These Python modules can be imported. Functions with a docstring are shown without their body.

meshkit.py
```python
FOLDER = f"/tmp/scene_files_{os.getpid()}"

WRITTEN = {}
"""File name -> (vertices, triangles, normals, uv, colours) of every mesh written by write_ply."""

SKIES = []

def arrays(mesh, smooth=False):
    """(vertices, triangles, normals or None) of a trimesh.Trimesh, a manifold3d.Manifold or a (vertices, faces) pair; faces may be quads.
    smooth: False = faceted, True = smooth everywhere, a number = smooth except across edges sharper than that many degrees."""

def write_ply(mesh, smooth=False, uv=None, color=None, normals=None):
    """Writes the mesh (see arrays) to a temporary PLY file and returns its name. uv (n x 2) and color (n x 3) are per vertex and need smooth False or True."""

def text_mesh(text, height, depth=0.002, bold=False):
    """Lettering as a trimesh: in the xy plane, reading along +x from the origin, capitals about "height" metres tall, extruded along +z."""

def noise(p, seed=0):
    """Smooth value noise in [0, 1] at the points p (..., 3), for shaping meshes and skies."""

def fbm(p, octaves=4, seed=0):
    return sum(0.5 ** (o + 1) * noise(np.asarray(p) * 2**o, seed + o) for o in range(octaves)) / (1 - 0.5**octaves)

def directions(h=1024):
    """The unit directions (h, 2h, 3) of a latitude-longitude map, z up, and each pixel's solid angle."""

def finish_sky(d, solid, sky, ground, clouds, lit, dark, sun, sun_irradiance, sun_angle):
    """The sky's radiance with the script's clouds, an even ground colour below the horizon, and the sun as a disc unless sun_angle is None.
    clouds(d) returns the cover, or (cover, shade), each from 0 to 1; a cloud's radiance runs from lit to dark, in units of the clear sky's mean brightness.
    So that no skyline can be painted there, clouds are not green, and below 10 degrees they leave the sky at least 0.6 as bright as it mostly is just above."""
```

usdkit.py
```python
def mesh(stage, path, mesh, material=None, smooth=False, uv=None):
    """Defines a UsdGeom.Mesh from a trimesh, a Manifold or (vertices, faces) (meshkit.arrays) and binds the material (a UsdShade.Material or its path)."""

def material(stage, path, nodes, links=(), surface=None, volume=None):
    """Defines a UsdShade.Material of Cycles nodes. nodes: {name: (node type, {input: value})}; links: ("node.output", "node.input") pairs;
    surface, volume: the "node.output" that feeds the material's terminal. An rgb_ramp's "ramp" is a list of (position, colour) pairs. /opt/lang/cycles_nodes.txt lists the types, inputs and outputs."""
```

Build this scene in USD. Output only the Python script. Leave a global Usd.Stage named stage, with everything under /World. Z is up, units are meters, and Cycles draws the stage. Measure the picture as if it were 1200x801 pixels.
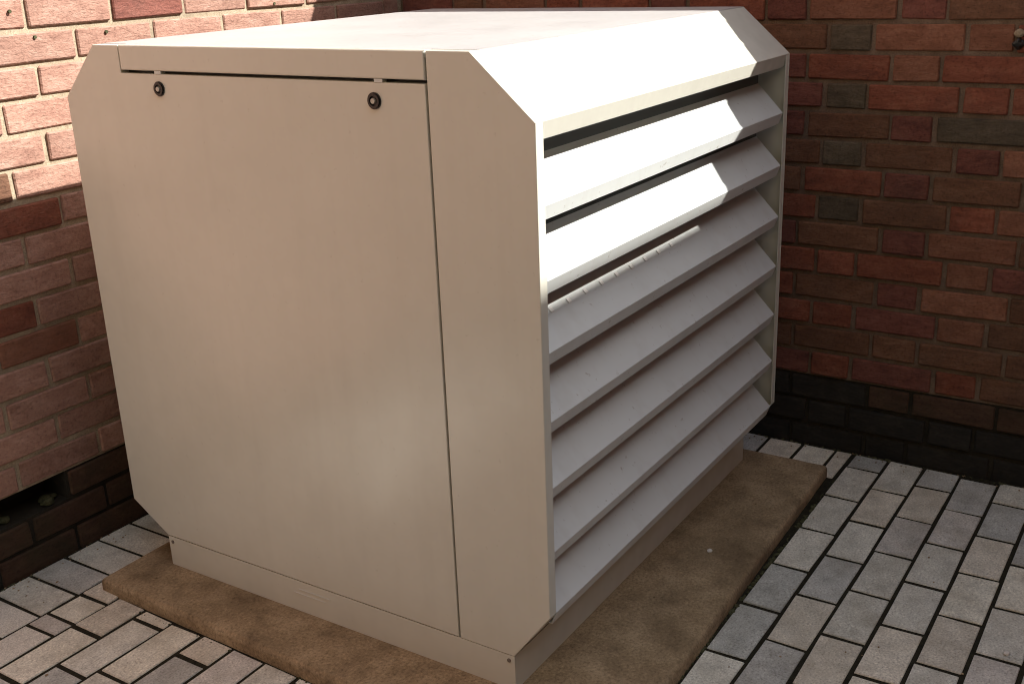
import math, random
import numpy as np, trimesh
from shapely.geometry import Polygon, box as sbox
from pxr import Usd, UsdGeom, UsdLux, UsdShade, Gf, Sdf
import usdkit, meshkit

stage = Usd.Stage.CreateInMemory()
UsdGeom.SetStageUpAxis(stage, UsdGeom.Tokens.z)
UsdGeom.SetStageMetersPerUnit(stage, 1.0)
UsdGeom.Xform.Define(stage, '/World')
UsdGeom.Scope.Define(stage, '/World/Looks')
rng = random.Random(11)

# ------------------------------------------------------------------ camera
CAM = np.array([-1.4897, -0.9201, 1.3381])
RIGHT = np.array([0.538246, -0.841991, -0.036642])
DOWN = np.array([-0.297970, -0.149449, -0.942804])
FWD = np.array([0.788356, 0.518379, -0.331328])
FPX = 1304.65
cam = UsdGeom.Camera.Define(stage, '/World/camera')
cam.CreateHorizontalApertureAttr(36.0)
cam.CreateVerticalApertureAttr(36.0 * 683 / 1024)
cam.CreateFocalLengthAttr(36.0 * FPX / 1200)
cam.CreateClippingRangeAttr(Gf.Vec2f(0.05, 500))
m = np.eye(4)
m[0, :3] = RIGHT; m[1, :3] = -DOWN; m[2, :3] = -FWD; m[3, :3] = CAM
cam.AddTransformOp().Set(Gf.Matrix4d(*m.ravel().tolist()))
cam.GetPrim().CreateAttribute('exposure', Sdf.ValueTypeNames.Float).Set(1.95)

# ------------------------------------------------------------------ sky and sun
SUN = np.array([0.57, -0.945, 1.0]); SUN /= np.linalg.norm(SUN)
ELEV = math.asin(SUN[2]); ROT = math.atan2(SUN[0], SUN[1])
dome = UsdLux.DomeLight.Define(stage, '/World/sky')
dome.GetPrim().SetCustomDataByKey('kind', 'structure')
skym = usdkit.material(stage, '/World/Looks/sky_air', {
    's': ('sky_texture', {'sky_type': 'single_scattering', 'sun_disc': False, 'sun_elevation': ELEV, 'sun_rotation': ROT,
                          'aerosol_density': 1.6, 'ozone_density': 1.0}),
    'h': ('hsv', {'saturation': 0.45, 'value': 1.0}),
    'b': ('background_shader', {'strength': 0.075})},
    [('s.color', 'h.color'), ('h.color', 'b.color')], surface='b.background')
UsdShade.MaterialBindingAPI.Apply(dome.GetPrim()).Bind(skym)
sun = UsdLux.DistantLight.Define(stage, '/World/sun')
sun.CreateIntensityAttr(0.78); sun.CreateAngleAttr(0.5); sun.CreateColorAttr(Gf.Vec3f(1.0, 0.945, 0.86))
sun.CreateNormalizeAttr(True)
zx = SUN; xx = np.cross([0, 0, 1], zx); xx /= np.linalg.norm(xx); yx = np.cross(zx, xx)
ms = np.eye(4); ms[0, :3] = xx; ms[1, :3] = yx; ms[2, :3] = zx
sun.AddTransformOp().Set(Gf.Matrix4d(*ms.ravel().tolist()))


# ------------------------------------------------------------------ helpers
def project(p):
    d = np.asarray(p, float) - CAM
    z = d @ FWD
    return np.array([600 + FPX * (d @ RIGHT) / z, 400.5 + FPX * (d @ DOWN) / z, z])


taken = {}


def numbered(parent, name):
    k = (parent, name)
    n = taken.get(k, -1) + 1
    taken[k] = n
    return name if n == 0 else f'{name}_{n:03d}'


def path_of(parent):
    return '/World' if parent is None else str(parent.GetPath())


def obj(name, mesh, mat, parent=None, smooth=False, label=None, cat=None, group=None, kind=None):
    pp = path_of(parent)
    m_ = usdkit.mesh(stage, f'{pp}/{numbered(pp, name)}', mesh, M[mat], smooth=smooth)
    p = m_.GetPrim()
    tag(p, label, cat, group, kind)
    return p


def tag(p, label=None, cat=None, group=None, kind=None):
    for k, v in (('label', label), ('category', cat), ('group', group), ('kind', kind)):
        if v:
            p.SetCustomDataByKey(k, v)


def thing(name, loc=(0, 0, 0), label=None, cat=None, group=None, kind=None):
    x = UsdGeom.Xform.Define(stage, '/World/' + numbered('/World', name))
    x.AddTranslateOp().Set(Gf.Vec3d(*loc))
    tag(x.GetPrim(), label, cat, group, kind)
    return x.GetPrim()


def bx(x0, x1, y0, y1, z0, z1):
    b = trimesh.creation.box((x1 - x0, y1 - y0, z1 - z0))
    b.apply_translation(((x0 + x1) / 2, (y0 + y1) / 2, (z0 + z1) / 2))
    return b


def cat_(ms_):
    return trimesh.util.concatenate(ms_)


_CF = None


def chamfer_box(lx, ly, lz, c, jit=0.0, r=rng):
    """A box centred on the origin with every edge chamfered; c is one number or a number per axis."""
    c = np.broadcast_to(np.asarray(c, float), 3)
    h = np.array([lx, ly, lz]) / 2
    pts = []
    for sx in (-1, 1):
        for sy in (-1, 1):
            for sz in (-1, 1):
                s = np.array([sx, sy, sz])
                j = np.array([r.uniform(-jit, jit) for _ in range(3)])
                for k in range(3):
                    q = h - c
                    q[k] = h[k]
                    pts.append(s * q + j)
    return trimesh.convex.convex_hull(np.array(pts))


def extrude_yz(poly, x0, x1, bevel=0.0):
    """A polygon in (y, z) extruded along x."""
    e = trimesh.creation.extrude_polygon(poly, x1 - x0, engine='earcut')
    v = e.vertices.copy()
    e.vertices = np.stack([v[:, 2] + x0, v[:, 0], v[:, 1]], 1)
    return e


def sheet(profile, x0, x1, t):
    """Folded sheet: a (y, z) polyline given a thickness, extruded along x."""
    from shapely.geometry import LineString
    g = LineString(profile).buffer(t / 2, cap_style=2, join_style=1, quad_segs=3)
    return extrude_yz(g, x0, x1)


# ------------------------------------------------------------------ materials
def mat(name, nodes, links, surface):
    M[name] = usdkit.material(stage, '/World/Looks/' + name, nodes, links, surface=surface)


M = {}


def painted(name, col, rough, var=0.03, spec=0.5, dirt=0.0, streak=0.0):
    c = np.array(col)
    nodes = {'g': ('geometry', {}),
             'n': ('noise_texture', {'scale': 2.2, 'detail': 5.0, 'roughness': 0.6}),
             'r': ('rgb_ramp', {'ramp': [(0.3, tuple(c * (1 - var))), (0.7, tuple(np.minimum(c * (1 + var), .95)))]}),
             'n2': ('noise_texture', {'scale': 900.0, 'detail': 2.0}),
             'n3': ('noise_texture', {'scale': 7.0, 'detail': 6.0, 'roughness': 0.65}),
             'rr': ('map_range', {'from_min': 0.3, 'from_max': 0.7, 'to_min': rough - 0.05, 'to_max': rough + 0.07}),
             'n4': ('noise_texture', {'scale': 1.7, 'detail': 1.0}),
             'b0': ('bump', {'strength': 0.25, 'distance': 0.012}),
             'b': ('bump', {'strength': 0.10, 'distance': 0.0006}),
             'sp': ('noise_texture', {'scale': 70.0, 'detail': 3.0, 'roughness': 0.6}),
             'sr': ('map_range', {'from_min': 0.66, 'from_max': 0.74, 'to_min': 0.0, 'to_max': dirt, 'clamp': True}),
             'dm': ('mix', {'color2': (0.22, 0.18, 0.13)}),
             'stm': ('mapping', {'scale': (22.0, 22.0, 1.1)}),
             'st': ('noise_texture', {'scale': 1.0, 'detail': 5.0, 'roughness': 0.6}),
             'str': ('map_range', {'from_min': 0.5, 'from_max': 0.72, 'to_min': 0.0, 'to_max': streak, 'clamp': True}),
             'stx': ('mix', {'color2': (0.30, 0.26, 0.20)}),
             'p': ('principled_bsdf', {'specular_ior_level': spec})}
    links = [('g.position', 'n.vector'), ('g.position', 'n2.vector'), ('g.position', 'n3.vector'), ('g.position', 'n4.vector'), ('g.position', 'sp.vector'),
             ('n.fac', 'r.fac'), ('r.color', 'dm.color1'), ('sp.fac', 'sr.value'), ('sr.result', 'dm.fac'), ('g.position', 'stm.vector'), ('stm.vector', 'st.vector'), ('st.fac', 'str.value'), ('str.result', 'stx.fac'), ('dm.color', 'stx.color1'), ('stx.color', 'p.base_color'), ('n3.fac', 'rr.value'), ('rr.result', 'p.roughness'),
             ('n4.fac', 'b0.height'), ('b0.normal', 'b.normal'), ('n2.fac', 'b.height'), ('b.normal', 'p.normal')]
    mat(name, nodes, links, 'p.BSDF')


painted('powder_coat', (0.605, 0.607, 0.542), 0.25, spec=0.78, dirt=0.13, streak=0.05)
painted('powder_coat_roof_dimmed', (0.37, 0.37, 0.37), 0.4, var=0.05, dirt=0.5, streak=0.0)  # darker copy of the coat, so the sunlit roof burns out less
painted('powder_coat_slat', (0.60, 0.635, 0.635), 0.42, dirt=0.45, streak=0.12)
painted('dark_interior', (0.12, 0.13, 0.125), 0.7)
painted('sun_dot_pale', (0.78, 0.78, 0.76), 0.4)  # pale tone of the tabs that mimic sunlight dots
painted('black_plastic', (0.012, 0.012, 0.012), 0.35)
painted('steel_pin', (0.5, 0.48, 0.43), 0.4)
painted('screw_steel', (0.16, 0.14, 0.12), 0.45)
painted('pebble_white', (0.62, 0.6, 0.56), 0.8)


def brick_mat(name, c1, c2, c3, rough=0.88, grime=0.38, grime_col=(0.05, 0.045, 0.04)):
    nodes = {'g': ('geometry', {}), 'oi': ('object_info', {}),
             'off': ('combine_xyz', {}), 'mul': ('math', {'math_type': 'multiply', 'value2': 37.0}),
             'add': ('mix', {'mix_type': 'add', 'fac': 1.0}),
             'st': ('mapping', {'scale': (1.0, 1.0, 2.6)}),
             'n': ('noise_texture', {'scale': 16.0, 'detail': 8.0, 'roughness': 0.68, 'distortion': 0.4}),
             'r': ('rgb_ramp', {'ramp': [(0.28, c1), (0.5, c2), (0.74, c3)]}),
             'n2': ('noise_texture', {'scale': 130.0, 'detail': 6.0, 'roughness': 0.7}),
             'r2': ('rgb_ramp', {'ramp': [(0.32, (0.5, 0.48, 0.46)), (0.46, (0.95, 0.95, 0.95)), (0.6, (1.05, 1.05, 1.05)), (0.7, (1.4, 1.36, 1.3))]}),
             'm': ('mix', {'mix_type': 'multiply', 'fac': 0.8}),
             'hv': ('map_range', {'to_min': 0.86, 'to_max': 1.14}),
             'h': ('hsv', {'saturation': 1.0}),
             'n3': ('noise_texture', {'scale': 5.0, 'detail': 6.0, 'roughness': 0.7}),
             'gr': ('map_range', {'from_min': 0.48, 'from_max': 0.75, 'to_min': 0.0, 'to_max': grime, 'clamp': True}),
             'gm': ('mix', {'color2': grime_col}),
             'n4': ('noise_texture', {'scale': 55.0, 'detail': 7.0, 'roughness': 0.62, 'distortion': 0.8}),
             'b1': ('bump', {'strength': 0.85, 'distance': 0.004}),
             'b2': ('bump', {'strength': 0.5, 'distance': 0.0012}),
             'p': ('principled_bsdf', {'roughness': rough, 'specular_ior_level': 0.25})}
    links = [('oi.random', 'mul.value1'), ('mul.value', 'off.x'), ('mul.value', 'off.y'), ('mul.value', 'off.z'),
             ('g.position', 'add.color1'), ('off.vector', 'add.color2'), ('add.color', 'st.vector'), ('st.vector', 'n.vector'), ('st.vector', 'n4.vector'),
             ('g.position', 'n2.vector'), ('g.position', 'n3.vector'),
             ('n.fac', 'r.fac'), ('n2.fac', 'r2.fac'), ('r.color', 'm.color1'), ('r2.color', 'm.color2'), ('oi.random', 'hv.value'),
             ('hv.result', 'h.value'), ('m.color', 'h.color'), ('h.color', 'gm.color1'), ('n3.fac', 'gr.value'), ('gr.result', 'gm.fac'),
             ('gm.color', 'p.base_color'), ('n4.fac', 'b1.height'), ('n2.fac', 'b2.height'), ('b1.normal', 'b2.normal'), ('b2.normal', 'p.normal')]
    mat(name, nodes, links, 'p.BSDF')


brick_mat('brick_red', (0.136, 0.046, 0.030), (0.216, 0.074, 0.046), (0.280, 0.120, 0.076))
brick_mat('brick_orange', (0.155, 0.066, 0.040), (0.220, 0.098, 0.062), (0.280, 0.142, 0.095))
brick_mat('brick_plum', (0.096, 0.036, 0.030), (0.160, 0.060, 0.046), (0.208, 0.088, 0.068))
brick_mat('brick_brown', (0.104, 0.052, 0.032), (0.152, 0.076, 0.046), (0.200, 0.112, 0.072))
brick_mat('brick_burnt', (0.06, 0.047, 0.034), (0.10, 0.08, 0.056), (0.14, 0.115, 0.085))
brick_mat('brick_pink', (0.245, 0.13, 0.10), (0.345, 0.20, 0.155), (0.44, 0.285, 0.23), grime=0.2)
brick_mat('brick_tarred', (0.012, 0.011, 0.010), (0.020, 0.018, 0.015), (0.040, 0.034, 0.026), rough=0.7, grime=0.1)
brick_mat('brick_foot_dark', (0.050, 0.030, 0.020), (0.075, 0.042, 0.028), (0.10, 0.065, 0.04), grime=0.7, grime_col=(0.025, 0.028, 0.014))  # darker brick tone for the lowest courses


def mineral(name, stops, scale, bump, rough=0.92, fine=320.0, stain=None, stain_amt=0.0, stain_scale=4.0, rnd=0.0):
    nodes = {'g': ('geometry', {}), 'oi': ('object_info', {}),
             'n': ('noise_texture', {'scale': scale, 'detail': 8.0, 'roughness': 0.65}),
             'r': ('rgb_ramp', {'ramp': stops}),
             'n2': ('noise_texture', {'scale': fine, 'detail': 4.0, 'roughness': 0.7}),
             'r2': ('rgb_ramp', {'ramp': [(0.33, (0.5, 0.49, 0.48)), (0.48, (0.95, 0.95, 0.95)), (0.58, (1.05, 1.05, 1.05)), (0.68, (1.5, 1.48, 1.45))]}),
             'm': ('mix', {'mix_type': 'multiply', 'fac': 0.85}),
             'hv': ('map_range', {'to_min': 1 - rnd, 'to_max': 1 + rnd}),
             'h': ('hsv', {}),
             'n3': ('noise_texture', {'scale': stain_scale, 'detail': 7.0, 'roughness': 0.7}),
             'sr': ('map_range', {'from_min': 0.45, 'from_max': 0.68, 'to_min': 0.0, 'to_max': stain_amt, 'clamp': True}),
             'sm': ('mix', {'color2': stain or (0, 0, 0)}),
             'b1': ('bump', {'strength': 0.7, 'distance': bump}),
             'b2': ('bump', {'strength': 0.6, 'distance': 0.001}),
             'p': ('principled_bsdf', {'roughness': rough, 'specular_ior_level': 0.2})}
    links = [('g.position', 'n.vector'), ('g.position', 'n2.vector'), ('g.position', 'n3.vector'),
             ('n.fac', 'r.fac'), ('n2.fac', 'r2.fac'), ('r.color', 'm.color1'), ('r2.color', 'm.color2'),
             ('oi.random', 'hv.value'), ('hv.result', 'h.value'), ('m.color', 'h.color'), ('h.color', 'sm.color1'), ('n3.fac', 'sr.value'), ('sr.result', 'sm.fac'),
             ('sm.color', 'p.base_color'), ('n.fac', 'b1.height'), ('n2.fac', 'b2.height'), ('b1.normal', 'b2.normal'), ('b2.normal', 'p.normal')]
    mat(name, nodes, links, 'p.BSDF')


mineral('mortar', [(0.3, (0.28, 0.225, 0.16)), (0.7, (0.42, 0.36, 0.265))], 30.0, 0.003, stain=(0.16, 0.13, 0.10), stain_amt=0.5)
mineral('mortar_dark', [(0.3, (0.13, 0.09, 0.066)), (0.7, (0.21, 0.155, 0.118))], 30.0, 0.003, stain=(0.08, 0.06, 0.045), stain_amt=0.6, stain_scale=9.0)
mineral('mortar_foot_dark', [(0.3, (0.02, 0.018, 0.014)), (0.7, (0.04, 0.035, 0.026))], 30.0, 0.003)  # darkest mortar, used at the foot of both walls
PV = []
for i, c in enumerate([(0.31, 0.285, 0.25), (0.36, 0.325, 0.275), (0.24, 0.225, 0.208), (0.28, 0.25, 0.226), (0.32, 0.28, 0.235), (0.22, 0.21, 0.195)]):
    c = np.array(c) * np.array([1.98, 2.14, 2.2])
    mineral(f'paver_tone_{i}', [(0.25, tuple(c * 0.72)), (0.5, tuple(c)), (0.75, tuple(c * 1.2))], 22.0, 0.0012, fine=210.0,
            stain=tuple(c * np.array([0.5, 0.45, 0.38])), stain_amt=0.45, stain_scale=9.0, rnd=0.10)
    PV.append(f'paver_tone_{i}')
mineral('paver_pale', [(0.3, (0.60, 0.58, 0.52)), (0.7, (0.70, 0.68, 0.62))], 14.0, 0.001, stain=(0.3, 0.27, 0.22), stain_amt=0.3)
mineral('joint_sand', [(0.3, (0.010, 0.009, 0.006)), (0.7, (0.032, 0.03, 0.018))], 60.0, 0.004)
mineral('yard_ground', [(0.3, (0.045, 0.042, 0.038)), (0.7, (0.075, 0.07, 0.062))], 6.0, 0.01)
mineral('slab_concrete', [(0.28, (0.18, 0.13, 0.08)), (0.5, (0.32, 0.24, 0.148)), (0.72, (0.44, 0.34, 0.22))], 11.0, 0.0022, fine=150.0,
        stain=(0.10, 0.07, 0.04), stain_amt=0.5, stain_scale=2.2)
mineral('moss_debris', [(0.3, (0.035, 0.04, 0.018)), (0.7, (0.10, 0.10, 0.055))], 60.0, 0.004)
mineral('warm_bounce_render', [(0.3, (0.38, 0.27, 0.11)), (0.7, (0.46, 0.335, 0.145))], 5.0, 0.003)  # buff tone picked for the warm light it bounces
mineral('roof_slate', [(0.3, (0.08, 0.08, 0.085)), (0.7, (0.13, 0.13, 0.135))], 8.0, 0.003)
painted('window_glass', (0.03, 0.035, 0.04), 0.08)
painted('window_paint', (0.75, 0.75, 0.73), 0.4)

mineral('dark_timber', [(0.3, (0.028, 0.02, 0.014)), (0.7, (0.055, 0.04, 0.027))], 12.0, 0.002)

# ------------------------------------------------------------------ ground
GZ = -0.033          # top of the pavers; the slab top is z = 0
obj('ground', bx(-60, 60, -60, 60, -0.30, -0.10), 'yard_ground', kind='structure')

# ------------------------------------------------------------------ walls
XW, YW = 1.416, 1.362     # faces of the right and left wall
P = 0.0738                # course height
Z0 = 0.916                # a bed joint
J = 0.0105


def bed(k):
    return Z0 + P * k


KMIN = -13


BOXSIL = Polygon([project(p)[:2] for p in ((0, .12, 1.19), (0, 0, 1.083), (0, 0, .186), (0, .082, 0), (1.16, .082, 0), (1.161, 0, .186), (1.161, 0, 1.083), (1.161, .12, 1.19), (1.161, 1.043, 1.19), (0, 1.043, 1.19), (0, 1.15, 1.084), (0, 1.15, .108), (0, 1.043, 0))]).convex_hull.buffer(-6)


def in_view(c, half):
    ps = [project(np.array(c) + np.array(o)) for o in half]
    if min(p[2] for p in ps) < 0.2:
        return False
    us = [p[0] for p in ps]; vs = [p[1] for p in ps]
    if not (max(us) > -12 and min(us) < 1212 and max(vs) > -12 and min(vs) < 813):
        return False
    return not all(BOXSIL.contains(__import__('shapely').geometry.Point(p[0], p[1])) for p in ps)


def build_wall(wall, axis, courses, perps, s0, s1, depth, face, tone, skip=lambda k, a, b: False):
    """Bricks laid along an axis: those in view are parts, the rest of the wall is one part of real bricks."""
    rest = {}
    n = 0
    for k in courses:
        z0, z1 = bed(k) + J / 2, bed(k + 1) - J / 2
        for a, b in perps(k):
            a_, b_ = max(a, s0), min(b, s1)
            if b_ - a_ < 0.03 or skip(k, a_, b_):
                continue
            L = b_ - a_ - J
            hz = z1 - z0
            c = chamfer_box(L, 0.10, hz - rng.uniform(0, .002), (0.0032, 0.0028, 0.0032), jit=0.0012)
            proud = max(-0.002, min(0.003, rng.gauss(0, 0.0014)))
            mid = (a_ + b_) / 2 + rng.uniform(-.002, .002)
            zc = (z0 + z1) / 2 + rng.uniform(-.0012, .0012)
            tilt = rng.gauss(0, 0.004)
            c.apply_transform(trimesh.transformations.rotation_matrix(tilt, (0, 1, 0)))
            if axis == 'x':
                c.apply_translation((mid, face + 0.05 + proud, zc)); ctr = (mid, face, zc); half = [(s * L / 2, 0, t * hz / 2) for s in (-1, 1) for t in (-1, 1)]
            else:
                c.apply_transform(trimesh.transformations.rotation_matrix(math.pi / 2, (0, 0, 1)))
                c.apply_translation((face + 0.05 + proud, mid, zc)); ctr = (face, mid, zc); half = [(0, s * L / 2, t * hz / 2) for s in (-1, 1) for t in (-1, 1)]
            mt = tone(k, mid, L)
            if in_view(ctr, half) and n < 295:
                obj('brick', c, mt, wall); n += 1
            else:
                rest.setdefault(mt, []).append(c)
    for mt, ms_ in rest.items():
        obj('brickwork', cat_(ms_), mt, wall, kind='stuff')
    return n


# left wall: stretcher bond
def perps_left(k):
    off = 0.083 if k % 2 == 0 else -0.020
    L = 0.2245
    i0 = int(math.floor((-4.2 - off) / L))
    r = random.Random(k * 7 + 1)
    xs = [off + L * i + r.uniform(-.006, .006) for i in range(i0, i0 + 27)]
    return list(zip(xs[:-1], xs[1:]))


tl = random.Random(5)


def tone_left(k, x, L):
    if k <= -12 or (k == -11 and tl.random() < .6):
        return 'brick_foot_dark'
    return tl.choices(['brick_pink', 'brick_red', 'brick_orange', 'brick_plum', 'brick_brown'], (14, 1.2, .3, .5, .2))[0]


def skip_left(k, a, b):         # the hole of a missing brick near the foot of the wall
    return k == -11 and a > -0.30 and b < 0.03


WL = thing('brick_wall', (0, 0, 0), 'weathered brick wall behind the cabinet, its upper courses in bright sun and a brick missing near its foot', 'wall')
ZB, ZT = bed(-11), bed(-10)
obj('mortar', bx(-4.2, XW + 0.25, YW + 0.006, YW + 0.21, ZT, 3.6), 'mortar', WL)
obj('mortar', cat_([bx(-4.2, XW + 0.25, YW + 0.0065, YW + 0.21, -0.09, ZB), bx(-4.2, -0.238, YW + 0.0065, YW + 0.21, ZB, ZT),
                    bx(-0.026, XW + 0.25, YW + 0.0065, YW + 0.21, ZB, ZT), bx(-0.238, -0.026, YW + 0.10, YW + 0.21, ZB, ZT)]), 'mortar_foot_dark', WL)
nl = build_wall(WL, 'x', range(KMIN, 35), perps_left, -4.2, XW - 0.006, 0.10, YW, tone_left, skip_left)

# right wall: Flemish bond
def perps_right(k):
    T = 0.3345
    c0 = -0.065 if k % 2 == 0 else -0.235
    r = random.Random(k * 13 + 3)
    out = []
    i0 = int(math.floor((-4.4 - c0) / T))
    edges = []
    for i in range(i0, i0 + 19):
        c = c0 + T * i
        edges += [c - 0.0575 + r.uniform(-.005, .005), c + 0.0575 + r.uniform(-.005, .005)]
    return list(zip(edges[:-1], edges[1:]))


tr = random.Random(8)
DARK = [(2, -0.065), (0, -0.065), (-1, -0.40), (-4, -0.04), (4, -0.73)]


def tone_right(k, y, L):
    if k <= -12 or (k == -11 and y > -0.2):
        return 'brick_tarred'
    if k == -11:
        return 'brick_foot_dark'
    if any(k == a and abs(y - b) < 0.07 for a, b in DARK):
        return 'brick_burnt'
    if k == -9:
        return 'brick_brown'
    return tr.choices(['brick_red', 'brick_orange', 'brick_plum', 'brick_brown', 'brick_burnt'], (6, 1.2, 3.4, 2.4, 0.2 if L < .13 else .05))[0]


WTOP = 1.83
kt = int(round((WTOP - Z0) / P))
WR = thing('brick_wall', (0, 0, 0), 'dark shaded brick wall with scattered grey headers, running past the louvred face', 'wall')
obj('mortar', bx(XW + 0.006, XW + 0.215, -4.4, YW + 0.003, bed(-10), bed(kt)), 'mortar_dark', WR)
obj('mortar', bx(XW + 0.0065, XW + 0.21, -4.4, YW + 0.003, -0.09, bed(-10)), 'mortar_foot_dark', WR)
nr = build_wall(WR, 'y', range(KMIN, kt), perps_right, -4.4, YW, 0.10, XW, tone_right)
cop = []
for i in range(56):
    y = -4.35 + 0.103 * i
    if y > YW - 0.06:
        break
    c = chamfer_box(0.225, 0.092, 0.10, 0.004, jit=.001); c.apply_translation((XW + 0.109, y, bed(kt) + 0.056)); cop.append(c)
obj('coping', cat_(cop), 'brick_plum', WR, kind='stuff')
print('bricks', nl, nr)


# crumbs of mortar lying in the hole of the missing brick
for i in range(7):
    x = rng.uniform(-0.235, -0.035); r = rng.uniform(0.006, 0.014)
    if i == 0: x, r = -0.045, 0.009
    if i == 1: x, r = -0.185, 0.012
    c = trimesh.creation.icosphere(subdivisions=1, radius=r)
    c.vertices *= 0.7 + 0.6 * meshkit.noise(c.vertices * 90 + i * 5)[:, None]
    c.apply_scale((1.3, 1, .7)); c.apply_translation((x, YW + rng.uniform(.012, .05), ZB + 0.004 + r * .4))
    obj('mortar_crumb', c, 'moss_debris', WL)
# small drilled holes and a broken spot in the brick faces
for x, z in ((0.043, 1.253), (0.094, 1.195), (0.286, 1.192), (0.852, 1.224)):
    c = trimesh.creation.cylinder(0.004, 0.004, sections=10)
    c.apply_transform(trimesh.transformations.rotation_matrix(math.pi / 2, (1, 0, 0))); c.apply_translation((x, YW - 0.0025, z))
    obj('plugged_hole', c, 'moss_debris', WL)
c = trimesh.creation.icosphere(subdivisions=2, radius=0.013)
c.vertices *= 0.6 + 0.8 * meshkit.noise(c.vertices * 110)[:, None]
c.apply_translation((XW - 0.001, -0.463, 1.088)); obj('broken_hole', c, 'black_plastic', WR)
c = trimesh.creation.icosphere(subdivisions=1, radius=0.011)
c.vertices *= 0.7 + 0.6 * meshkit.noise(c.vertices * 90)[:, None]
c.apply_translation((XW - 0.002, -0.462, 1.112)); obj('mortar_crumb', c, 'mortar', WR)

# ------------------------------------------------------------------ concrete plinth slab
SLAB = Polygon([(-0.128, 1.142), (-0.160, -0.168), (1.236, -0.130), (1.228, 1.150)])
sl = trimesh.creation.extrude_polygon(SLAB.buffer(-.012).buffer(.012, quad_segs=3), 0.085, engine='earcut')
# rounded arris, worn edge
sl = SLAB
lay = [(0.0, -0.09), (0.0, -0.014), (0.001, -0.006), (0.004, -0.0015), (0.008, 0.0)]
base = np.array(SLAB.exterior.segmentize(0.02).coords)[:-1]
cen = base.mean(0)
rings = []
for ins, z in lay:
    q = np.array(SLAB.buffer(-max(ins, 1e-6), join_style=2).exterior.coords)
    d = cen - base; d /= np.linalg.norm(d, axis=1)[:, None]
    w = base + d * ins * 1.2
    wob = (meshkit.fbm(np.c_[base * 11, np.zeros(len(base))], 3, 4) - .5) * 0.004
    w = w + d * wob[:, None] * (1 if z > -.05 else 1)
    zz = np.full(len(w), z) + (meshkit.fbm(np.c_[base * 17, np.ones(len(base))], 3, 9) - .7) * (0.006 if -.05 < z < -.0005 else 0)
    rings.append(np.c_[w, np.minimum(zz, -0.0003 if z < 0 else 0)])
n_ = len(base); V = np.concatenate(rings + [np.array([[cen[0], cen[1], 0.0]])]); F = []
for l in range(len(lay) - 1):
    for i in range(n_):
        a, b = l * n_ + i, l * n_ + (i + 1) % n_
        F += [(a, b, b + n_), (a, b + n_, a + n_)]
for i in range(n_):
    F.append(((len(lay) - 1) * n_ + i, (len(lay) - 1) * n_ + (i + 1) % n_, len(V) - 1))
slab_mesh = trimesh.Trimesh(V, F, process=False); slab_mesh.fix_normals()
S_ = thing('concrete_slab', (0, 0, 0), 'brown stained low concrete slab under the grey louvred cabinet', 'slab')
obj('slab', slab_mesh, 'slab_concrete', S_, smooth=40)

# ------------------------------------------------------------------ paving
PVX = UsdGeom.Xform.Define(stage, '/World/paving').GetPrim(); tag(PVX, kind='structure')
obj('bedding_sand', bx(-1.75, XW + .004, -2.4, YW + .004, -0.099, GZ - 0.0028), 'joint_sand', PVX)
HOLE = SLAB.buffer(0.004)
rest = {}
np_ = 0
pr = random.Random(21)


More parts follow.
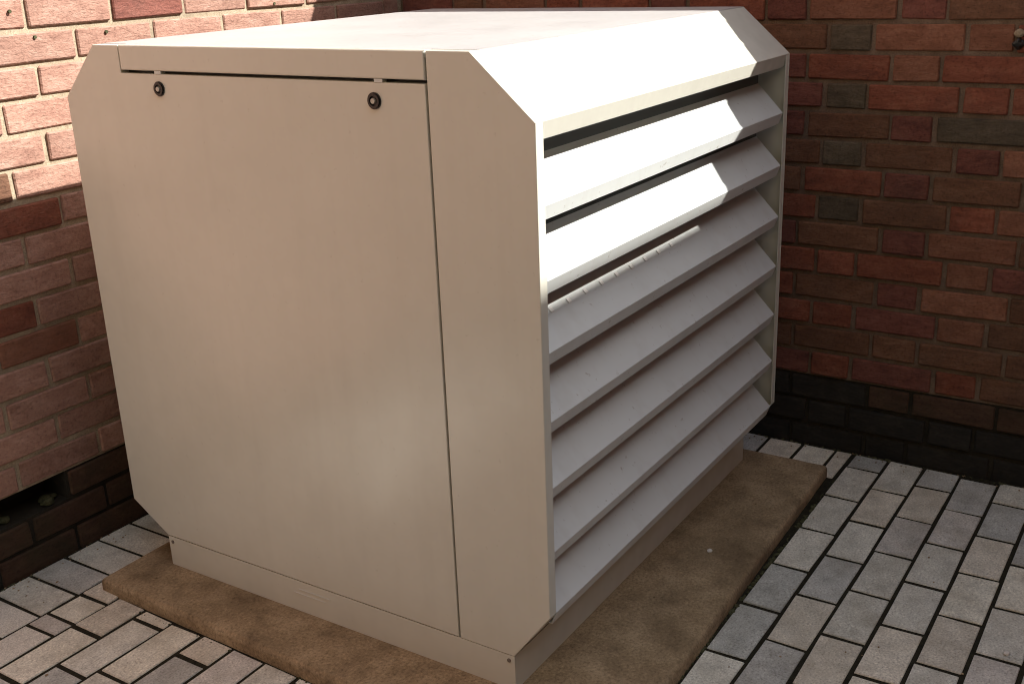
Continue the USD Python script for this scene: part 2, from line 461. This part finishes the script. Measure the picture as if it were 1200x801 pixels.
def paver(x0, x1, y0, y1, tone=None, gap=0.009):
    global np_
    gx = max(gap, 0.0112) if y1 < 1.17 else gap
    g = sbox(x0 + gx / 2, y0 + gap / 2, x1 - gx / 2, y1 - gap / 2)
    if g.intersects(HOLE):
        g = g.difference(HOLE)
        if g.is_empty or g.area < 0.0007:
            return
        if g.geom_type != 'Polygon':
            g = max(g.geoms, key=lambda q: q.area)
        g = g.buffer(-0.002).buffer(0.002, join_style=2)
        if g.is_empty or g.area < 0.0038 and y1 < 0.5 or g.area < .0005 or g.geom_type != 'Polygon':
            return
    tone = tone or pr.choices(PV, (4, 3, 2.2, 2, 2, 1.6))[0]
    q = np.array(g.simplify(0.001).exterior.coords)[:-1]
    q = q + np.array([[pr.uniform(-.0016, .0016), pr.uniform(-.0016, .0016)] for _ in q])
    inn = np.array(Polygon(q).buffer(-0.0016, join_style=2).exterior.coords)[:-1]
    if len(inn) < 3:
        return
    c = q.mean(0); dz = pr.uniform(-.0007, .0012); sx, sy = pr.uniform(-.005, .005), pr.uniform(-.008, .008)
    zt = lambda a: GZ + dz + (a[:, 0] - c[0]) * sx + (a[:, 1] - c[1]) * sy
    pts = np.concatenate([np.c_[inn, zt(inn)], np.c_[q, zt(q) - 0.002], np.c_[q, np.full(len(q), GZ - 0.05)]])
    mesh = trimesh.convex.convex_hull(pts)
    ps = [project((a[0], a[1], GZ)) for a in q]
    vis = min(p[2] for p in ps) > .2 and max(p[0] for p in ps) > -10 and min(p[0] for p in ps) < 1210 and min(p[1] for p in ps) < 812 and max(p[1] for p in ps) > -10
    if vis and all(BOXSIL.contains(__import__('shapely').geometry.Point(p[0], p[1])) for p in ps):
        vis = False
    if vis and np_ < 290:
        obj('paver', mesh, tone, PVX); np_ += 1
    else:
        rest.setdefault(tone, []).append(mesh)


# soldier course along the left wall
x = XW - 0.012
while x > -1.6:
    paver(x - 0.0985, x, 1.178, YW - 0.004, tone='paver_pale' if -0.36 < x - .05 < -0.23 else None); x -= 0.0985
# soldier course along the right wall, beside the slab
for y0, y1 in ((1.08, 1.178), (.98, 1.08), (.88, .98), (.78, .88), (.68, .78), (.58, .68), (.48, .58), (.38, .48), (.28, .38), (.188, .28), (.093, .188), (-.006, .093), (-.102, -.006), (-.150, -.102)):
    paver(1.228, XW - 0.006, y0, y1)
# the field: strips along x, laid stretcher fashion
OFFS = {0: .739, 1: .638, 2: .710, 3: .612, 4: .705, 5: .600}
RO = {10: -.215, 11: -.336, 12: -.172, 13: -.257, 9: -.318}
for k in range(-22, 15):
    # strip between y_k and y_{k+1}
    y0, y1 = -0.250 + 0.0952 * k, -0.250 + 0.0952 * (k + 1)
    if k == 14:
        y1 = 1.178
    s = -k - 1                      # strip number counted from the slab outwards
    off = OFFS.get(s + 1, None) if s >= -1 else None
    if k in RO: off = RO[k]
    if off is None:
        off = 0.70 + (0.0975 if k % 2 else 0) + pr.uniform(-.02, .02)
    Lp = 0.195
    i0 = int(math.ceil((-1.7 - off) / Lp)); xs = [off + Lp * i + pr.uniform(-.003, .003) for i in range(i0, i0 + 24)]
    if k == 14:
        xs = [q for q in xs if not -0.5 < q < 0.05] + [-.46, -.306, -.253, -.164, .03]; xs.sort()
    hi = XW - 0.006 if y1 < -0.13 else 1.228
    for a, b in zip(xs[:-1], xs[1:]):
        b = min(b, hi)
        if b - a < 0.03:
            continue
        tone = None
        if k == 14 and abs(a + .46) < .01: tone = 'paver_pale'
        if k == 0 and False: tone = None
        paver(a, b, y0, y1, tone)
for t, ms_ in rest.items():
    obj('distant_pavers', cat_(ms_), t, PVX, kind='stuff')
print('pavers', np_)

# ------------------------------------------------------------------ the cabinet
W, D, H = 1.1614, 1.150, 1.190
CAB = thing('louvred_cabinet', (0, 0, 0), 'large pale grey metal equipment cabinet with louvred front and locked side door', 'cabinet')
OCT = [(0.120, 1.190), (0.0, 1.083), (0.0, 0.186), (0.082, 0.076), (1.043, 0.076), (1.150, 0.146), (1.150, 1.084), (1.043, 1.190)]


def panel_mesh(poly, x0, x1, r=0.003):
    """A sheet-metal tray face at x0 with a rounded front arris, going back to x1."""
    rings = []
    def ring(ins, x):
        g = poly.buffer(-ins, join_style=2) if ins > 0 else poly
        return g, x
    parts = []
    steps = [(r, x0), (r * .45, x0 + r * .18), (r * .1, x0 + r * .6), (0, x0 + r)]
    # bands between successive outlines
    def verts(g):
        return [np.array(g.exterior.coords)[:-1]] + [np.array(i.coords)[:-1] for i in g.interiors]
    V, F = [], []
    prev = None
    for ins, x in steps + [(0, x1)]:
        g = poly.buffer(-ins, join_style=2, mitre_limit=8) if ins else poly
        cur = []
        for loop in verts(g):
            cur.append(np.arange(len(loop)) + sum(len(q) for q in V)); V.append(np.c_[np.full(len(loop), x), loop])
        if prev is not None:
            for a, b in zip(prev, cur):
                # pair each vertex with its nearest
                A = V_all(V)[a]; B = V_all(V)[b]
                sh = int(np.argmin([np.linalg.norm(A[0] - q) for q in B]))
                b = np.roll(b, -sh)
                n = min(len(a), len(b))
                for i in range(n):
                    j = (i + 1) % n
                    F += [(a[i], a[j], b[j]), (a[i], b[j], b[i])]
        prev = cur
    g = poly.buffer(-r, join_style=2, mitre_limit=8)
    cap = trimesh.creation.extrude_polygon(g, 0.0005, engine='earcut')
    v2 = cap.vertices; f2 = [f for f in cap.faces if np.allclose(v2[f][:, 2], 0)]
    off = sum(len(q) for q in V)
    V.append(np.c_[np.full(len(v2), x0), v2[:, :2]])
    F += [tuple(int(i) + off for i in f) for f in f2]
    t = trimesh.Trimesh(V_all(V), F, process=True)
    t.merge_vertices(); t.fix_normals()
    return t


def V_all(V):
    return np.concatenate(V)


octp = Polygon(OCT)
side = octp.intersection(sbox(-1, 0, 0.2065, 2))
doorp = octp.intersection(sbox(0.2105, 0.0772, 2, 2)).difference(sbox(0, 1.1365, 0.9665, 2))
obj('side_panel', panel_mesh(side, 0.0, 0.022, r=0.0016), 'powder_coat', CAB)
LID0 = 1.1425
DOOR = obj('door', panel_mesh(doorp, 0.0, 0.020, r=0.0016), 'powder_coat', CAB)
obj('inner_frame', extrude_yz(octp.buffer(-0.008), 0.0235, 0.030), 'dark_interior', CAB)  # dark sheet added behind the door gaps to stop light leaking
# roof with its folded lip over the door
lip = panel_mesh(sbox(0.2095, LID0, 0.9640, 1.1905), -0.0012, 0.016, r=0.0025)
roof = extrude_yz(Polygon([(0.119, 1.1905), (1.044, 1.1905), (1.044, 1.1875), (0.119, 1.1875)]), 0.0225, W - .004)
roof2 = extrude_yz(Polygon([(0.2095, 1.1905), (0.9640, 1.1905), (0.9640, 1.1875), (0.2095, 1.1875)]), 0.0160, 0.0225)
obj('roof', cat_([roof, roof2]), 'powder_coat_roof_dimmed', CAB)
obj('roof_lip', lip, 'powder_coat', CAB)
for y in (0.859, 0.309):
    obj('latch_tongue', bx(-0.0002, 0.012, y - .009, y + .009, 1.1366, 1.1424), 'powder_coat_slat', CAB)
for y, z in ((0.859, 1.1085), (0.320, 1.1055)):
    def ring_(r0, r1, x0, x1, sec=28):
        g = Polygon([(math.cos(a) * r1, math.sin(a) * r1) for a in np.linspace(0, 2 * math.pi, sec, False)])
        if r0: g = g.difference(Polygon([(math.cos(a) * r0, math.sin(a) * r0) for a in np.linspace(0, 2 * math.pi, sec, False)]))
        e = extrude_yz(g, x0, x1); e.apply_translation((0, y, z)); return e
    lk = obj('lock', cat_([ring_(0.0085, 0.0125, -0.0045, 0.001), ring_(0.0095, 0.0145, -0.002, 0.001), ring_(0, 0.009, -0.0005, 0.0012)]), 'black_plastic', CAB)
    pin = trimesh.creation.cylinder(0.0045, 0.006, sections=16); pin.apply_transform(trimesh.transformations.rotation_matrix(math.pi / 2, (0, 1, 0)))
    pin.apply_translation((-0.003, y, z)); obj('key_pin', pin, 'steel_pin', lk)
# back, rear chamfers, far side
obj('back_panel', sheet([(1.043, 1.188), (1.148, 1.083), (1.148, 0.147), (1.044, 0.078)], 0.0225, W - .004, 0.003), 'powder_coat', CAB)
obj('far_side_panel', extrude_yz(octp, W - 0.0035, W), 'powder_coat', CAB)
# base plinth
pl = bx(0.0002, W - .0006, 0.0815, 1.0435, 0.0, 0.0754)
obj('plinth', pl, 'powder_coat', CAB)
for y, z in ((0.094, 0.064), (1.031, 0.062)):
    s = trimesh.creation.cylinder(0.0042, 0.003, sections=14); s.apply_transform(trimesh.transformations.rotation_matrix(math.pi / 2, (0, 1, 0)))
    s.apply_translation((0.0, y, z)); obj('screw', s, 'screw_steel', CAB)
# front: flanges, hood, slats, baffle
obj('front_flange', cat_([bx(0.0225, 0.0235, 0.0008, 0.05, 0.186, 1.075), bx(0.004, 0.0235, 0.0006, 0.0026, 0.190, 1.082)]), 'powder_coat', CAB)
obj('front_flange', bx(W - .020, W - .0036, 0.0006, 0.0026, 0.190, 1.082), 'powder_coat', CAB)
hood = sheet([(0.1205, 1.1885), (0.0016, 1.0822), (0.0110, 1.0530), (0.0180, 1.0535)], 0.0230, W - 0.004, 0.003)
hood_edge = sheet([(0.1195, 1.1885), (0.0016, 1.0835)], 0.0218, 0.0232, 0.003)
obj('hood', hood, 'powder_coat', CAB)
FR = [0.948 - 0.127 * i for i in range(7)]
for i, z in enumerate(FR):
    d = 0.0655
    prof = [(d, z + d), (0.0030, z), (0.0018, z - 0.0015), (0.0112, z - 0.0275), (0.0180, z - 0.0270)]
    obj('louvre_slat', sheet(prof, 0.0243, 1.132, 0.0022), 'powder_coat_slat', CAB)
obj('baffle', bx(0.031, W - 0.006, 0.074, 0.078, 0.10, 1.10), 'dark_interior', CAB)
obj('lower_front_panel', sheet([(0.003, 0.1845), (0.0835, 0.0778)], 0.0225, W - 0.004, 0.003), 'powder_coat', CAB)
obj('bottom_panel', bx(0.0225, W - .004, 0.085, 1.043, 0.0752, 0.0785), 'dark_interior', CAB)
# pale tabs added in place of sunlight dots on the third slat
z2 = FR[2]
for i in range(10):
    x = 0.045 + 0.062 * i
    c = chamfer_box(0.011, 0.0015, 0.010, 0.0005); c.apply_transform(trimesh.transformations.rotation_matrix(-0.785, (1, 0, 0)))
    c.apply_translation((x, 0.0445, z2 + 0.0469)); obj('mesh_tab', c, 'sun_dot_pale', CAB)

# two faint slots pressed in the plinth under the door
for y, z in ((0.605, 0.045), (0.590, 0.056)):
    obj('slot', bx(-0.0007, 0.001, y - .045, y + .045, z - .0006, z + .0006), 'powder_coat_slat', CAB)

# ------------------------------------------------------------------ small litter
for (x, y, z, r, lb) in ((0.66, -0.035, 0.0, .006, 'tiny white pebble lying on the brown concrete slab'), (0.625, -0.69, GZ, .006, 'tiny white pebble lying on the grey pavers')):
    c = trimesh.creation.icosphere(subdivisions=2, radius=r); c.vertices *= 0.75 + 0.5 * meshkit.noise(c.vertices * 130 + x * 9)[:, None]
    c.apply_scale((1.2, 1, .7)); c.apply_translation((x, y, z + r * .45)); o = obj('pebble', c, 'pebble_white', None, smooth=60, label=lb, cat='pebble')

gr = random.Random(77)
gv, mv = [], []
for i in range(170):
    if i < 70: x, y = gr.uniform(-.55, 1.38), gr.uniform(-.9, 1.33)
    elif i < 120: x, y = XW - abs(gr.gauss(0, .03)) - .006, gr.uniform(-.9, .2)
    else: x, y = gr.uniform(-.45, .1), YW - abs(gr.gauss(0, .03)) - .006
    inslab = SLAB.buffer(.004).contains(__import__('shapely').geometry.Point(x, y))
    if inslab and (0 < x < 1.165 and .08 < y < 1.05): continue
    r = gr.uniform(.0012, .0032)
    c = trimesh.creation.icosphere(subdivisions=0, radius=r); c.apply_scale((gr.uniform(.8, 1.5), 1, .7)); c.apply_translation((x, y, (0 if inslab else GZ) + r * .4)); gv.append(c)
obj('grit', cat_(gv), 'slab_concrete', None, kind='stuff', label='fine loose grit scattered over the pavers and slab', cat='grit')
for i in range(420):
    t = gr.random()
    if t < .38: x, y = gr.uniform(.2, 1.23), -0.151 - gr.uniform(0, .007)
    elif t < .62: x, y = XW - gr.uniform(.002, .014), gr.uniform(-.95, .15)
    elif t < .82: x, y = gr.uniform(-.5, .1), YW - gr.uniform(.002, .014)
    else: x, y = -0.146 - gr.uniform(0, .006), gr.uniform(.4, 1.12)
    r = gr.uniform(.002, .0046) * (.55 if t >= .82 else 1) * (1 if meshkit.noise(np.array([x * 9, y * 9, 1.0])) > .42 else .4)
    c = trimesh.creation.icosphere(subdivisions=1, radius=r); c.vertices *= .6 + .8 * meshkit.noise(c.vertices * 300 + i)[:, None]
    c.apply_scale((1.3, 1.3, .7)); c.apply_translation((x, y, GZ - .0015)); mv.append(c)
obj('moss', cat_(mv), 'moss_debris', None, kind='stuff', label='dark moss growing along the wall foot and slab edges', cat='moss')

# ------------------------------------------------------------------ buildings and added fence round the yard, outside the picture


def house(name, x0, x1, y0, y1, h, wallmat, label, face):
    t = thing(name, (0, 0, 0), label, 'building')
    obj('wall', bx(x0, x1, y0, y1, -0.09, h), wallmat, t)
    obj('roof', bx(x0 - .08, x1 + .08, y0 - .08, y1 + .02, h, h + 0.12), 'roof_slate', t)
    for i in range(3):
        if face == 'y':
            cx = x0 + (i + .5) * (x1 - x0) / 3; w = obj('window', bx(cx - .55, cx + .55, y1 - .02, y1 + .03, 1.1, 2.3), 'window_paint', t)
            obj('pane', bx(cx - .48, cx + .48, y1 + .03, y1 + .036, 1.17, 2.23), 'window_glass', w)
        else:
            cy = y0 + (i + .5) * (y1 - y0) / 3; w = obj('window', bx(x1 - .02, x1 + .03, cy - .55, cy + .55, 1.1, 2.3), 'window_paint', t)
            obj('pane', bx(x1 + .03, x1 + .036, cy - .48, cy + .48, 1.17, 2.23), 'window_glass', w)
    return t


YO = -3.0
HO = 0.790 + (-YO) / 0.945 - 0.12
house('neighbouring_building', -2.6, 8.0, YO - 6, YO, HO, 'brick_red', 'brick building across the yard facing the louvres', 'y')
house('neighbouring_building', -11.0, -5.2, -8.0, 8.0, 7.5, 'warm_bounce_render', 'unseen buff rendered building facing the cabinet door, shaped to bounce warm light', 'x')  # height and colour set for warm bounce and less low sky
fb = []
for i in range(40):
    y = -4.3 + 0.142 * i
    if y > YW - .08: break
    b = chamfer_box(0.02, 0.136, 2.35, 0.003); b.apply_translation((-2.9 + (i % 2) * .012, y, 1.085)); fb.append(b)
FN = thing('board_fence', (0, 0, 0), 'unseen dark board fence added to block low light across the yard', 'fence')  # added out of view to cut low light on panel and walls
obj('board', cat_(fb), 'dark_timber', FN, kind='stuff')
obj('rail', cat_([bx(-2.99, -2.911, -4.35, YW - .05, z, z + .07) for z in (.3, 1.9)]), 'dark_timber', FN, kind='stuff')
